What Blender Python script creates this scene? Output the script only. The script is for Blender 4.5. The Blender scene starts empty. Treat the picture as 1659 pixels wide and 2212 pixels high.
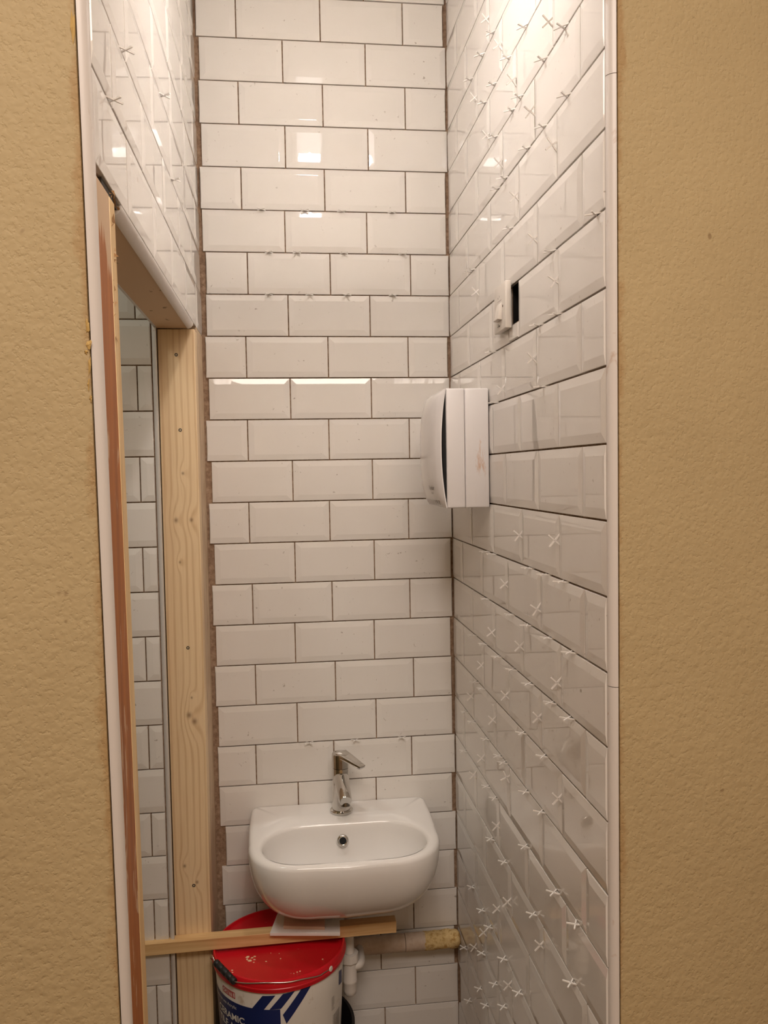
import bpy, math, random
import mathutils
from mathutils import Vector, Matrix
random.seed(7)
SC = bpy.context.scene
COL = SC.collection

# ------------------------------------------------------------------ camera
CAM = Vector((-0.42119, -2.05424, 1.49649))
FPX = 1766.97
_yaw, _pit, _rol = 0.11878, -0.04948, -0.01724
FW = Vector((0.11835616, 0.99173875, -0.04945785)).normalized()
_r = Vector((FW.y, -FW.x, 0)).normalized()
_u = _r.cross(FW)
RR = math.cos(_rol)*_r + math.sin(_rol)*_u
UU = -math.sin(_rol)*_r + math.cos(_rol)*_u
cd = bpy.data.cameras.new('camera'); cam = bpy.data.objects.new('camera', cd); COL.objects.link(cam)
cd.sensor_fit = 'VERTICAL'; cd.sensor_height = 36.0; cd.sensor_width = 27.0
cd.lens = FPX*36.0/2212.0; cd.clip_start = 0.02
m = Matrix((RR, UU, -FW)).transposed().to_4x4(); m.translation = CAM
cam.matrix_world = m
SC.camera = cam

# ------------------------------------------------------------------ world, view, lights
SC.view_settings.view_transform = 'Standard'; SC.view_settings.look = 'None'
SC.view_settings.gamma = 1.0; SC.view_settings.exposure = 0.80
SC.view_settings.use_curve_mapping = False
w = bpy.data.worlds.new('world'); SC.world = w; w.use_nodes = True
w.node_tree.nodes['Background'].inputs[0].default_value = (0.9, 0.8, 0.65, 1)
w.node_tree.nodes['Background'].inputs[1].default_value = 0.02

BULB = Vector((-0.315, -0.75, 2.560)); BULB_STRENGTH = 140.0; BULB_COL = (1.0, 0.915, 0.865)
HALL = Vector((-0.30, -2.30, 2.77)); HALL_W = 31.0; HALL_COL = (1.0, 0.87, 0.77)
SIDE_W = 3.0; SIDE_COL = (0.93, 1.0, 0.95)

def area(name, loc, size, watts, col, aim):
    l = bpy.data.lights.new(name, 'AREA'); l.shape = 'DISK'; l.size = size; l.energy = watts; l.color = col
    o = bpy.data.objects.new(name, l); COL.objects.link(o); o.location = loc
    o.rotation_euler = (Vector(aim)-Vector(loc)).to_track_quat('-Z', 'Y').to_euler()
    return o
area('hall_ceiling_light', HALL, 1.2, HALL_W, HALL_COL, (HALL.x, HALL.y+0.5, 0))
area('side_room_light', (-1.35, -0.65, 2.72), 0.25, SIDE_W, SIDE_COL, (-1.3, -0.6, 0))

# ------------------------------------------------------------------ helpers
WL = {}
def wloc(o): return WL.get(o.name, Vector((0, 0, 0)))
def obj(name, V, F, mat, parent=None, smooth=False, kind=None, origin=None):
    V = [Vector(v) for v in V]
    if origin is None:
        xs = [v.x for v in V]; ys = [v.y for v in V]; zs = [v.z for v in V]
        origin = Vector(((min(xs)+max(xs))/2, (min(ys)+max(ys))/2, min(zs)))
    me = bpy.data.meshes.new(name)
    me.from_pydata([tuple(v-origin) for v in V], [], [tuple(f) for f in F]); me.validate()
    if mat is not None: me.materials.append(mat)
    if smooth:
        me.polygons.foreach_set('use_smooth', [True]*len(me.polygons))
    me.update()
    o = bpy.data.objects.new(name, me); COL.objects.link(o)
    if parent is not None:
        o.parent = parent; o.location = origin - wloc(parent)
    else: o.location = origin
    WL[o.name] = Vector(origin)
    if kind: o['kind'] = kind
    return o
def tag(o, label, cat, group=None):
    o['label'] = label; o['category'] = cat
    if group: o['group'] = group
    return o
def empty(name, loc, label=None, cat=None, group=None):
    o = bpy.data.objects.new(name, None); COL.objects.link(o); o.location = loc; o.empty_display_size = 0.03
    WL[o.name] = Vector(loc)
    if label: tag(o, label, cat, group)
    return o
def recalc(o):
    import bmesh
    b = bmesh.new(); b.from_mesh(o.data); bmesh.ops.recalc_face_normals(b, faces=b.faces); b.to_mesh(o.data); b.free()
    return o
def autosmooth(o, ang=35):
    recalc(o)
    me = o.data; me.polygons.foreach_set('use_smooth', [True]*len(me.polygons))
    import bmesh
    b = bmesh.new(); b.from_mesh(me); lim = math.radians(ang)
    for e in b.edges:
        e.smooth = not (len(e.link_faces) == 2 and e.calc_face_angle(0) > lim)
    b.to_mesh(me); b.free(); return o
def box(x0, x1, y0, y1, z0, z1):
    V = [(x, y, z) for z in (z0, z1) for y in (y0, y1) for x in (x0, x1)]
    F = [(0, 2, 3, 1), (4, 5, 7, 6), (0, 1, 5, 4), (2, 6, 7, 3), (0, 4, 6, 2), (1, 3, 7, 5)]
    return V, F
def bevel(o, wd, seg=2, ang=40):
    import bmesh
    b = bmesh.new(); b.from_mesh(o.data); bmesh.ops.recalc_face_normals(b, faces=b.faces)
    es = [e for e in b.edges if len(e.link_faces) == 2 and e.calc_face_angle(0) > math.radians(ang)]
    bmesh.ops.bevel(b, geom=es, offset=wd, segments=seg, profile=0.5, affect='EDGES', clamp_overlap=True)
    b.to_mesh(o.data); b.free()
    return autosmooth(o, 40)
def lathe(prof, n=40, axis=Vector((0, 0, 1)), o0=Vector((0, 0, 0)), close_ends=True):
    """prof: list of (radius, height) along axis from o0"""
    axis = Vector(axis).normalized(); a = axis.orthogonal().normalized(); b = axis.cross(a)
    V, F = [], []
    for (r, h) in prof:
        for i in range(n):
            t = 2*math.pi*i/n
            V.append(Vector(o0)+axis*h+a*(r*math.cos(t))+b*(r*math.sin(t)))
    for k in range(len(prof)-1):
        for i in range(n):
            j = (i+1) % n
            F.append((k*n+i, k*n+j, (k+1)*n+j, (k+1)*n+i))
    if close_ends:
        F.append(tuple(range(n-1, -1, -1))); F.append(tuple((len(prof)-1)*n+i for i in range(n)))
    return V, F
def tube(pts, r, n=12, caps=True):
    pts = [Vector(p) for p in pts]; V, F = [], []
    up = None
    for k, p in enumerate(pts):
        d = (pts[min(k+1, len(pts)-1)]-pts[max(k-1, 0)]).normalized()
        a = d.orthogonal().normalized() if up is None else (up-d*up.dot(d)).normalized()
        up = a; b = d.cross(a); rr = r[k] if isinstance(r, (list, tuple)) else r
        for i in range(n):
            t = 2*math.pi*i/n; V.append(p+a*(rr*math.cos(t))+b*(rr*math.sin(t)))
    for k in range(len(pts)-1):
        for i in range(n):
            j = (i+1) % n; F.append((k*n+i, k*n+j, (k+1)*n+j, (k+1)*n+i))
    if caps:
        F.append(tuple(range(n-1, -1, -1))); F.append(tuple((len(pts)-1)*n+i for i in range(n)))
    return V, F
def join(*parts):
    V, F = [], []
    for v, f in parts:
        o = len(V); V += list(v); F += [tuple(i+o for i in q) for q in f]
    return V, F
def spline(pts, n=8):
    pts = [Vector(p) for p in pts]; out = []
    for i in range(len(pts)-1):
        p0 = pts[max(i-1, 0)]; p1 = pts[i]; p2 = pts[i+1]; p3 = pts[min(i+2, len(pts)-1)]
        for k in range(n):
            t = k/n
            out.append(0.5*((2*p1)+(p2-p0)*t+(2*p0-5*p1+4*p2-p3)*t*t+(3*p1-p0-3*p2+p3)*t**3))
    out.append(pts[-1]); return out

# ------------------------------------------------------------------ materials
def lin(r, g, b):
    f = lambda c: (c/255/12.92) if c/255 <= 0.04045 else ((c/255+0.055)/1.055)**2.4
    return (f(r), f(g), f(b), 1)
class NT:
    def __init__(s, name, rough=0.5, col=(0.8, 0.8, 0.8, 1), metal=0.0, spec=0.5):
        s.m = bpy.data.materials.new(name); s.m.use_nodes = True; s.t = s.m.node_tree
        s.b = s.t.nodes['Principled BSDF']
        s.b.inputs['Base Color'].default_value = col; s.b.inputs['Roughness'].default_value = rough
        s.b.inputs['Metallic'].default_value = metal; s.b.inputs['Specular IOR Level'].default_value = spec
        s.geo = None
    def n(s, typ, **kw):
        x = s.t.nodes.new(typ)
        for k, v in kw.items(): setattr(x, k, v)
        return x
    def link(s, a, b): s.t.links.new(a, b)
    def pos(s):
        if s.geo is None: s.geo = s.n('ShaderNodeNewGeometry')
        return s.geo.outputs['Position']
    def scaled(s, sc, src=None):
        v = s.n('ShaderNodeVectorMath', operation='MULTIPLY'); s.link(src or s.pos(), v.inputs[0]); v.inputs[1].default_value = sc
        return v.outputs[0]
    def noise(s, sc=(1, 1, 1), scale=1.0, detail=3, rough=0.5, dist=0.0):
        x = s.n('ShaderNodeTexNoise'); s.link(s.scaled(sc), x.inputs['Vector'])
        x.inputs['Scale'].default_value = scale; x.inputs['Detail'].default_value = detail
        x.inputs['Roughness'].default_value = rough; x.inputs['Distortion'].default_value = dist
        return x.outputs['Fac']
    def ramp(s, fac, stops, interp='LINEAR'):
        r = s.n('ShaderNodeValToRGB'); s.link(fac, r.inputs[0]); r.color_ramp.interpolation = interp
        e = r.color_ramp.elements
        while len(e) < len(stops): e.new(0.5)
        for q, (p, c) in zip(e, stops):
            q.position = p; q.color = c if isinstance(c, tuple) else (c, c, c, 1)
        return r.outputs[0]
    def mix(s, fac, a, b, blend='MIX'):
        x = s.n('ShaderNodeMix', data_type='RGBA', blend_type=blend)
        for sock, v in ((x.inputs[0], fac), (x.inputs[6], a), (x.inputs[7], b)):
            if hasattr(v, 'node'): s.link(v, sock)
            else: sock.default_value = v
        return x.outputs[2]
    def math(s, op, a, b=0.0, clamp=False):
        x = s.n('ShaderNodeMath', operation=op, use_clamp=clamp)
        for sock, v in ((x.inputs[0], a), (x.inputs[1], b)):
            if hasattr(v, 'node'): s.link(v, sock)
            else: sock.default_value = v
        return x.outputs[0]
    def xyz(s):
        x = s.n('ShaderNodeSeparateXYZ'); s.link(s.pos(), x.inputs[0]); return x.outputs
    def bump(s, h, strength=0.3, dist=0.001):
        b = s.n('ShaderNodeBump'); b.inputs['Strength'].default_value = strength; b.inputs['Distance'].default_value = dist
        s.link(h, b.inputs['Height']); s.link(b.outputs[0], s.b.inputs['Normal'])
    def color(s, c): s.link(c, s.b.inputs['Base Color'])
    def rough(s, c): s.link(c, s.b.inputs['Roughness'])

def plain(name, col, rough=0.5, metal=0.0, spec=0.5): return NT(name, rough, col, metal, spec).m

def tile_mat(name, base, seed):
    t = NT(name, 0.07, base)
    sp = t.noise((1, 1, 1), 95, 2, 0.5)
    lo = t.noise((1, 1, 1), 9, 2)
    mk = t.math('MULTIPLY', t.ramp(sp, [(0.0, 0.0), (0.69, 0.0), (0.74, 1.0)]), t.ramp(lo, [(0.0, 0.0), (0.5, 0.0), (0.62, 1.0)]))
    sc = t.noise((1.3, 1.3, 1.3), 42, 4, 0.6, 1.6)
    mk2 = t.math('MULTIPLY', t.ramp(sc, [(0.0, 0.0), (0.70, 0.0), (0.73, 0.8)]), t.ramp(lo, [(0.0, 0.0), (0.42, 0.0), (0.5, 1.0)]))
    allm = t.math('MAXIMUM', mk, mk2)
    film = t.math('MULTIPLY', t.noise((1, 1, 1), 14, 4, 0.6), 0.10)
    c = t.mix(film, base, lin(186, 166, 146))
    c = t.mix(t.math('MULTIPLY', allm, 0.6), c, lin(120, 100, 82))
    t.color(c)
    t.rough(t.math('ADD', t.math('MULTIPLY', allm, 0.5), t.math('MULTIPLY', t.noise((1, 1, 1), 7, 3), 0.022)))
    t.bump(t.noise((1, 1, 1), 5, 1), 0.25, 0.002)
    return t.m
TILE = tile_mat('glazed_white_tile', (0.80, 0.772, 0.735, 1), 1)
def wood(name, c0, c1, axis, knots=(), freq=85):
    t = NT(name, 0.55)
    sc = [1, 1, 1]; sc[axis] = 0.05
    p = t.xyz()
    a = t.noise(tuple(sc), freq, 3, 0.5, 0.4)
    fine = t.noise((1 if axis else .03, 1 if axis != 1 else .03, 1 if axis != 2 else .03), 420, 2)
    if knots:
        base = t.math('MULTIPLY', p[0], 230.0)
        warp = t.noise((1, 1, 0.12), 9, 2)
        base = t.math('ADD', base, t.math('MULTIPLY', warp, 6.0))
        dark = None
        for (kx, kz, kr) in knots:
            dx = t.math('SUBTRACT', p[0], kx); dz = t.math('MULTIPLY', t.math('SUBTRACT', p[2], kz), 0.45)
            d2 = t.math('ADD', t.math('MULTIPLY', dx, dx), t.math('MULTIPLY', dz, dz))
            g = t.math('EXPONENT', t.math('MULTIPLY', d2, -1.0/(kr*1.9)**2))
            base = t.math('ADD', base, t.math('MULTIPLY', g, 3.2))
            dz2 = t.math('MULTIPLY', dz, 1.8)
            d3 = t.math('ADD', t.math('MULTIPLY', dx, dx), t.math('MULTIPLY', dz2, dz2))
            k = t.math('EXPONENT', t.math('MULTIPLY', d3, -1.0/(kr*0.55)**2))
            dark = k if dark is None else t.math('MAXIMUM', dark, k)
        wv = t.math('ABSOLUTE', t.math('SINE', base))
        a = t.math('ADD', t.math('MULTIPLY', t.math('POWER', wv, 4.0), 0.30), t.math('MULTIPLY', a, 0.42))
    col = t.ramp(a, [(0.30, c0), (0.72, c1)])
    col = t.mix(t.math('MULTIPLY', t.ramp(fine, [(0.5, 0.0), (0.8, 1.0)]), 0.35), col, c1)
    if knots:
        col = t.mix(t.math('MULTIPLY', dark, 0.7), col, lin(112, 66, 34))
    t.color(col); t.bump(a, 0.15, 0.0006)
    return t.m
ADHES = None
def adhesive():
    t = NT('tile_adhesive_backing', 0.9)
    n = t.noise((1, 1, 1), 110, 4, 0.6)
    t.color(t.ramp(n, [(0.35, lin(134, 108, 86)), (0.5, lin(154, 127, 103)), (0.68, lin(176, 150, 126))]))
    t.bump(t.noise((1, 1, 1), 130, 3), 0.6, 0.002)
    return t.m
ADHES = adhesive()
def hallwall(name, edge_x, sgn):
    t = NT(name, 0.62, spec=0.3)
    p = t.xyz()
    wob = t.n('ShaderNodeVectorMath', operation='ADD'); nz = t.n('ShaderNodeTexNoise'); t.link(t.scaled((1, 1, 1)), nz.inputs['Vector']); nz.inputs['Scale'].default_value = 60
    t.link(t.pos(), wob.inputs[0]); t.link(t.scaled((0.012, 0.012, 0.012), nz.outputs['Color']), wob.inputs[1])
    def vor(scale):
        v = t.n('ShaderNodeTexVoronoi'); t.link(wob.outputs[0], v.inputs['Vector']); v.inputs['Scale'].default_value = scale
        v.feature = 'SMOOTH_F1'; v.inputs['Smoothness'].default_value = 0.6; return v.outputs['Distance']
    fine = t.math('MULTIPLY', vor(150), -0.55)
    big = t.math('MULTIPLY', vor(72), -1.0)
    low = t.n('ShaderNodeMapRange'); t.link(p[2], low.inputs[0]); low.inputs[1].default_value = 1.9; low.inputs[2].default_value = 1.1
    low.inputs[3].default_value = 0.25; low.inputs[4].default_value = 0.8
    pits = t.math('MULTIPLY', t.ramp(t.noise((1, 1, 1), 190, 2, 0.5), [(0.55, 0.0), (0.68, 1.0)]), -0.35)
    h = t.math('ADD', t.math('ADD', fine, t.math('MULTIPLY', big, low.outputs[0])), pits)
    h = t.math('ADD', h, t.math('MULTIPLY', t.noise((1, 1, 1), 45, 3, 0.5), 0.5))
    t.bump(h, 0.42, 0.0026)
    c0, c1 = lin(181, 162, 124), lin(188, 169, 130)
    c = t.ramp(t.noise((1, 1, 1), 5, 4, 0.6), [(0.3, c0), (0.7, c1)])
    # old glue and paint stains along the freshly cut edge
    d = t.math('MULTIPLY', t.math('SUBTRACT', p[0], edge_x), sgn)
    en = t.math('ADD', d, t.math('MULTIPLY', t.noise((1, 1, 0.5), 20, 5, 0.75), -0.050))
    em = t.n('ShaderNodeMapRange'); t.link(en, em.inputs[0]); em.inputs[1].default_value = -0.018; em.inputs[2].default_value = -0.026
    em.inputs[3].default_value = 0.0; em.inputs[4].default_value = 0.55
    c = t.mix(em.outputs[0], c, lin(162, 126, 80))
    st = t.ramp(t.noise((1, 1, 1), 38, 2, 0.5), [(0.74, 0.0), (0.79, 0.55)])
    c = t.mix(st, c, lin(118, 90, 58))
    t.color(c); return t.m
M_HALL_L = hallwall('embossed_cream_wallpaper', -0.629, -1.0)
M_HALL_R = hallwall('embossed_cream_wallpaper_stained', 0.0125, 1.0)
PVC = NT('white_quadrant_trim', 0.35, (0.70, 0.66, 0.63, 1))
_s = PVC.ramp(PVC.noise((1, 1, .5), 40, 4, 0.6, 1), [(0.66, 0.0), (0.74, 0.5)])
PVC.color(PVC.mix(_s, (0.70, 0.66, 0.63, 1), lin(176, 140, 112))); PVC = PVC.m
PLASTER = NT('bare_cream_plaster', 0.85)
_n = PLASTER.noise((1, 1, .35), 26, 4, 0.6)
PLASTER.color(PLASTER.ramp(_n, [(0.3, lin(188, 160, 130)), (0.6, lin(214, 190, 160)), (0.75, lin(150, 116, 86))])); PLASTER.bump(_n, 0.3, .002); PLASTER = PLASTER.m
PAINT = plain('plain_cream_paint', lin(206, 182, 142), 0.7)
CEIL = plain('white_ceiling_paint', lin(226, 218, 204), 0.8)
def floor_mat():
    t = NT('dark_vinyl_floor', 0.5); n = t.noise((1, 1, 1), 12, 4, 0.6)
    t.color(t.ramp(n, [(0.3, lin(92, 74, 58)), (0.7, lin(122, 100, 80))])); return t.m
FLOOR = floor_mat()

def structure(name, V, F, mat): return obj(name, V, F, mat, kind='structure', origin=Vector((0, 0, 0)))

# ------------------------------------------------------------------ room shell
P = 0.102; ZT = 2.65; W = 0.617; CZ = 2.80
def J(k): return ZT-k*P
NT_ = 0.006    # adhesive plane behind the tile edges
structure('floor', *box(-1.96, 1.26, -3.46, 0.09, -0.05, 0.0), FLOOR)
structure('ceiling', *box(-1.96, 1.26, -3.46, 0.09, CZ, CZ+0.05), CEIL)
wall_back = structure('wall_back', *box(-0.70, 0.09, NT_, 0.09, 0, CZ), ADHES)
# right wall backing with the cable hole beside the isolator switch
hy0, hy1, hz0, hz1 = -0.612, -0.552, 1.766, 1.836
V, F = join(box(NT_, 0.09, -1.000, hy0, 0, CZ), box(NT_, 0.09, hy1, NT_, 0, CZ), box(NT_, 0.09, hy0, hy1, 0, hz0), box(NT_, 0.09, hy0, hy1, hz1, CZ), box(0.055, 0.09, hy0, hy1, hz0, hz1))
wall_right = structure('wall_right', V, F, ADHES)
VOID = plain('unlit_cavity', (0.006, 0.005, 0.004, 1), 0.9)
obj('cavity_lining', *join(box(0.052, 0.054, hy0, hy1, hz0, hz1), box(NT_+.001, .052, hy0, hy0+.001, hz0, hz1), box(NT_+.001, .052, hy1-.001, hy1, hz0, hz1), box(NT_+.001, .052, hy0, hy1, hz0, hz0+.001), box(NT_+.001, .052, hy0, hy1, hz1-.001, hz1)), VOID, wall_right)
# left wall: header above the doorway, plus the short plastered nib by the back corner
def yend(z): return -1.100-0.045*(z-1.30)
ZL = 1.834
V, F = box(-0.697, -W-NT_, -1.12, NT_, ZL, CZ)
wall_left = structure('wall_left', V, F, ADHES)
nib = obj('plaster_nib', *box(-0.697, -W, -0.128, NT_, 0.0, ZL), PLASTER, wall_left)
# near (hall) walls, leaning a little, either side of the opening
def lean_wall(x0, x1, ya, yb, th, mat, name, lean):
    V = []
    for z in (0, CZ):
        s = lean(z)
        V += [(x0, ya+s, z), (x1, yb+s, z), (x1, yb+s+th, z), (x0, ya+s+th, z)]
    F = [(0, 1, 5, 4), (1, 2, 6, 5), (2, 3, 7, 6), (3, 0, 4, 7), (0, 3, 2, 1), (4, 5, 6, 7)]
    o = structure(name, V, F, mat); recalc(o); return o
leanL = lambda z: -0.045*(z-1.30)
lean_wall(-1.92, -0.6292, -1.114-0.215, -1.114, 0.06, M_HALL_L, 'wall_near_left', leanL)
lean_wall(0.0120, 1.22, -1.028, -0.83, 0.06, M_HALL_R, 'wall_near_right', lambda z: 0)
_V = []
for (x, y) in ((-.6292, -1.114), (.0120, -1.028), (.0120, -.968), (-.6292, -1.054)):
    _V += [(x, y+leanL(2.2)*(1 if x < 0 else 0), 2.2), (x, y+leanL(CZ)*(1 if x < 0 else 0), CZ)]
recalc(structure('wall_near_added_header', _V, [(0, 2, 3, 1), (2, 4, 5, 3), (4, 6, 7, 5), (6, 0, 1, 7), (0, 6, 4, 2), (1, 3, 5, 7)], CEIL))  # unseen header, added to keep the hall light's reflection off the back tiles
structure('wall_hall_left', *box(-1.96, -1.90, -3.42, 0.09, 0, CZ), PAINT)
structure('wall_hall_right', *box(1.20, 1.26, -3.42, -0.75, 0, CZ), PAINT)
structure('wall_hall_rear', *box(-1.96, 1.26, -3.46, -3.40, 0, CZ), PAINT)
wall_side = structure('wall_side_room', *box(-1.92, -0.70, -0.184, -0.10, 0, CZ), ADHES)

# quadrant trims
def quadrant(name, path, d_a, d_b, r, n=8):
    """quarter-round section: surface from centre+r*d_a to centre+r*d_b, extruded along path (list of centre points)"""
    V, F = [], []; d_a = Vector(d_a); d_b = Vector(d_b); m_ = n+2
    for c in path:
        c = Vector(c); V.append(c)
        for i in range(n+1):
            t = math.pi/2*i/n; V.append(c+d_a*(r*math.cos(t))+d_b*(r*math.sin(t)))
    for k in range(len(path)-1):
        for i in range(m_):
            j = (i+1) % m_; F.append((k*m_+i, k*m_+j, (k+1)*m_+j, (k+1)*m_+i))
    F.append(tuple(range(m_))); F.append(tuple((len(path)-1)*m_+i for i in range(m_-1, -1, -1)))
    o = structure(name, V, F, PVC); autosmooth(o, 50); return o
R_ = 0.0108
quadrant('trim_1', [(R_, -1.015, 0), (R_, -1.015, 1.2045)], (-1, 0, 0), (0, -1, 0), R_)
quadrant('trim_2', [(R_, -1.015, 1.2055), (R_, -1.015, 2.0)], (-1, 0, 0), (0, -1, 0), R_)
quadrant('trim_3', [(R_, -1.015, 2.001), (R_, -1.015, CZ)], (-1, 0, 0), (0, -1, 0), R_)
quadrant('trim_4', [(-W-R_, yend(z), z) for z in (0, CZ)], (1, 0, 0), (0, -1, 0), R_)
quadrant('trim_5', [(-W-.0132, -0.985, ZL-0.0005), (-W-.0132, -0.182, ZL-0.0005)], (1, 0, 0), (0, 0, -1), .0132)
quadrant('trim_6', [(-0.6975, -0.184, 0), (-0.6975, -0.184, ZL)], (-1, 0, 0), (0, -1, 0), 0.0105)
quadrant('trim_7', [(-0.696, -0.99, ZL-.001), (-0.696, -0.19, ZL-.001)], (-1, 0, 0), (0, 0, -1), 0.011)

# ------------------------------------------------------------------ tiles
def tile_mesh(w_, h_, bl, br, bt, bb, flip=1):
    """bevelled metro tile, local: u 0..w, v 0..h, n 0..; bevel flags per side; rings with soft arrises"""
    e, top, bv, r = 0.0058, 0.0075, 0.0135, 0.0007
    def ring(il, ir, ib, it, n): return [(il, ib, n), (w_-ir, ib, n), (w_-ir, h_-it, n), (il, h_-it, n)]
    L = bv if bl else 0.0012; Rr = bv if br else 0.0012; T = bv if bt else 0.0012; B = bv if bb else 0.0012
    nt = top
    rings = [ring(0, 0, 0, 0, 0.0), ring(0, 0, 0, 0, e-r), ring(r*.8, r*.8, r*.8, r*.8, e)]
    rings.append(ring(L, Rr, B, T, nt-0.0002)); s = 0.0012
    rings.append(ring(L+s, Rr+s, B+s, T+s, nt))
    V = [v for q in rings for v in q]; F = []; kind = []
    for k in range(len(rings)-1):
        for i in range(4):
            j = (i+1) % 4; F.append((k*4+i, k*4+j, (k+1)*4+j, (k+1)*4+i)); kind.append(k)
    F.append(tuple((len(rings)-1)*4+i for i in range(4))); kind.append(9)
    return V, F, kind
def put_tile(parent, O, U, Vv, N, w_, h_, flags, mat, tilt=0.0045, lip=0.0):
    V, F, kind = tile_mesh(w_, h_, *flags)
    O = Vector(O); U = Vector(U); Vv = Vector(Vv); N = Vector(N)
    a = random.gauss(0, tilt*.5); b = random.gauss(0, tilt*.35); dn = random.uniform(0, 0.0006)+lip
    pts = []
    for (u, v, n) in V:
        if n > 0: n = n+a*(v-h_/2)+b*(u-w_/2)+dn
        pts.append(O+U*u+Vv*v+N*n)
    det = U.cross(Vv).dot(N)
    if det < 0: F = [tuple(reversed(f)) for f in F]
    o = obj('tile', pts, F, mat, parent, origin=O+U*(w_/2)+Vv*(h_/2))
    me = o.data
    # hand-made shading normals: flat facets blended only over the small arris rings
    fn = [p.normal.copy() for p in me.polygons]; nl = [None]*len(me.loops)
    for p in me.polygons:
        k = kind[p.index] if p.index < len(kind) else 9
        for li in p.loop_indices:
            vi = me.loops[li].vertex_index; rg = vi//4; q = p.index % 4
            n = fn[p.index]
            if k == 1: n = fn[p.index+4] if rg == 2 else fn[p.index]
            elif k == 3: n = fn[-1] if rg == 4 else fn[p.index-4]
            nl[li] = n
    me.polygons.foreach_set('use_smooth', [True]*len(me.polygons))
    me.normals_split_custom_set([tuple(v) for v in nl])
    return o
G = 0.0029
def row_tiles(parent, edges, k, O, U, N, mat, z0=None, z1=None, full=0.19):
    """edges: sorted coordinates along U (distance from O) of tile boundaries; last/first may be cut"""
    zb = J(k) if z0 is None else z0; zt = J(k-1) if z1 is None else z1
    for a, b in zip(edges[:-1], edges[1:]):
        if b-a < 0.008: continue
        cutL = (a == edges[0]) and (b-a) < full; cutR = (b == edges[-1]) and (b-a) < full
        put_tile(parent, Vector(O)+Vector(U)*(a+G/2)+Vector((0, 0, zb+G/2)), U, (0, 0, 1), N, b-a-G, zt-zb-G,
                 (not cutL, not cutR, True, True), mat)

BACK = {0: (-.609, -.508, -.406+.1, -.2051+.1, -.006), 1: (-.6125, -.5158, -.3128, -.1096, -.0073), 2: (-.6061, -.4059, -.2033, -.0016),
 3: (-.6099, -.5141, -.3101, -.1058, -.003), 4: (-.606, -.4038, -.2001, 0.0), 5: (-.6125, -.5125, -.3097, -.1079, -.0058),
 6: (-.6095, -.4091, -.2068, -.0061), 7: (-.6036, -.5023, -.2999, -.0985, 0.0), 8: (-.6053, -.4055, -.2026, -.0008),
 9: (-.6102, -.5107, -.3092, -.1077, -.0057), 10: (-.6041, -.4049, -.2028, -.0024), 11: (-.6135, -.5119, -.3112, -.1081, -.0038),
 12: (-.603, -.4039, -.2036, -.0016), 13: (-.6123, -.5136, -.3136, -.1131, 0.0), 14: (-.6017, -.4027, -.2026, -.0044),
 15: (-.61, -.5101, -.3114, -.1128, -.0021), 16: (-.6037, -.4068, -.2063, -.0084), 17: (-.6087, -.5078, -.3074, -.1066, -.0062),
 18: (-.6034, -.406, -.2052, -.0063), 19: (-.6074, -.5117, -.3152, -.1147, 0.0), 20: (-.6055, -.4078, -.2084, -.0091),
 21: (-.5935, -.515, -.313, -.112, 0.0), 22: (-.6044, -.407, -.2055, -.0059), 23: (-.5995, -.5197, -.3175, -.1161, 0.0),
 24: (-.603, -.404, -.2036, -.0085), 25: (-.6, -.517, -.3155, -.1143, 0.0), 26: (-.603, -.4, -.1959, 0.0)}
BACK[0] = (-.6085, -.4075, -.2051, -.003)
for k in range(-1, 27):
    e = BACK.get(k, BACK[1])
    z1 = min(J(k-1), CZ-0.001); z0 = max(J(k), 0.001)
    if z1-z0 < 0.02: continue
    row_tiles(wall_back, [v+W for v in e], k, (-W, NT_, 0), (1, 0, 0), (0, -1, 0), TILE, z0, z1)
# right wall
def rj(k): return [.115, .320, .523, .728, .933] if k % 2 == 0 else [.218, .422, .6245, .829]
RSPEC = {5: [.213, .418, .6106, .8098], 6: [.108, .312, .5165, .7161, .9255], 7: [.21, .4163, .6183, .8262], 8: [.110, .3137, .518, .7243, .9304],
         4: [.1119, .315, .518, .722, .926], 10: [.112, .315, .5156, .7154, .9243], 11: [.215, .4165, .6183, .8234], 12: [.112, .315, .5164, .7218, .9267],
         13: [.2216, .4163, .6219, .8244], 19: [.2368, .4393, .6416, .845], 21: [.232, .436, .64, .843]}
for k in range(-1, 27):
    z1 = min(J(k-1), CZ-0.001); z0 = max(J(k), 0.001)
    if z1-z0 < 0.02: continue
    inner = RSPEC.get(k, rj(k))
    st = 0.003 if k != 25 else 0.02
    e = [st]+inner+[1.0145]
    if k == 9:
        row_tiles(wall_right, [0.003, .218, .422, .5515], k, (NT_, 0, 0), (0, -1, 0), (-1, 0, 0), TILE, z0, z1)
        put_tile(wall_right, (NT_, -.5525, z0+G/2), (0, -1, 0), (0, 0, 1), (-1, 0, 0), .0595, .028, (0, 0, 0, 0), TILE)
        row_tiles(wall_right, [.6128, .8275, 1.0145], k, (NT_, 0, 0), (0, -1, 0), (-1, 0, 0), TILE, z0, z1)
    else:
        row_tiles(wall_right, e, k, (NT_, 0, 0), (0, -1, 0), (-1, 0, 0), TILE, z0, z1)
# left wall header
LSPEC = {8: [.118, .321, .524, .7277, .935], 7: [.2, .403, .606, .8125, 1.02], 6: [.1, .304, .5026, .7107, .9219], 5: [.2777, .484, .6909, .893]}
for k in range(-1, 9):
    z1 = min(J(k-1), CZ-0.001); z0 = J(k)
    if z1-z0 < 0.02: continue
    e = [0.003]+LSPEC.get(k, LSPEC[6 if k % 2 == 0 else 5])+[-yend((z0+z1)/2)]
    row_tiles(wall_left, e, k, (-W-NT_, 0, 0), (0, -1, 0), (1, 0, 0), TILE, z0, z1)
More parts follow.
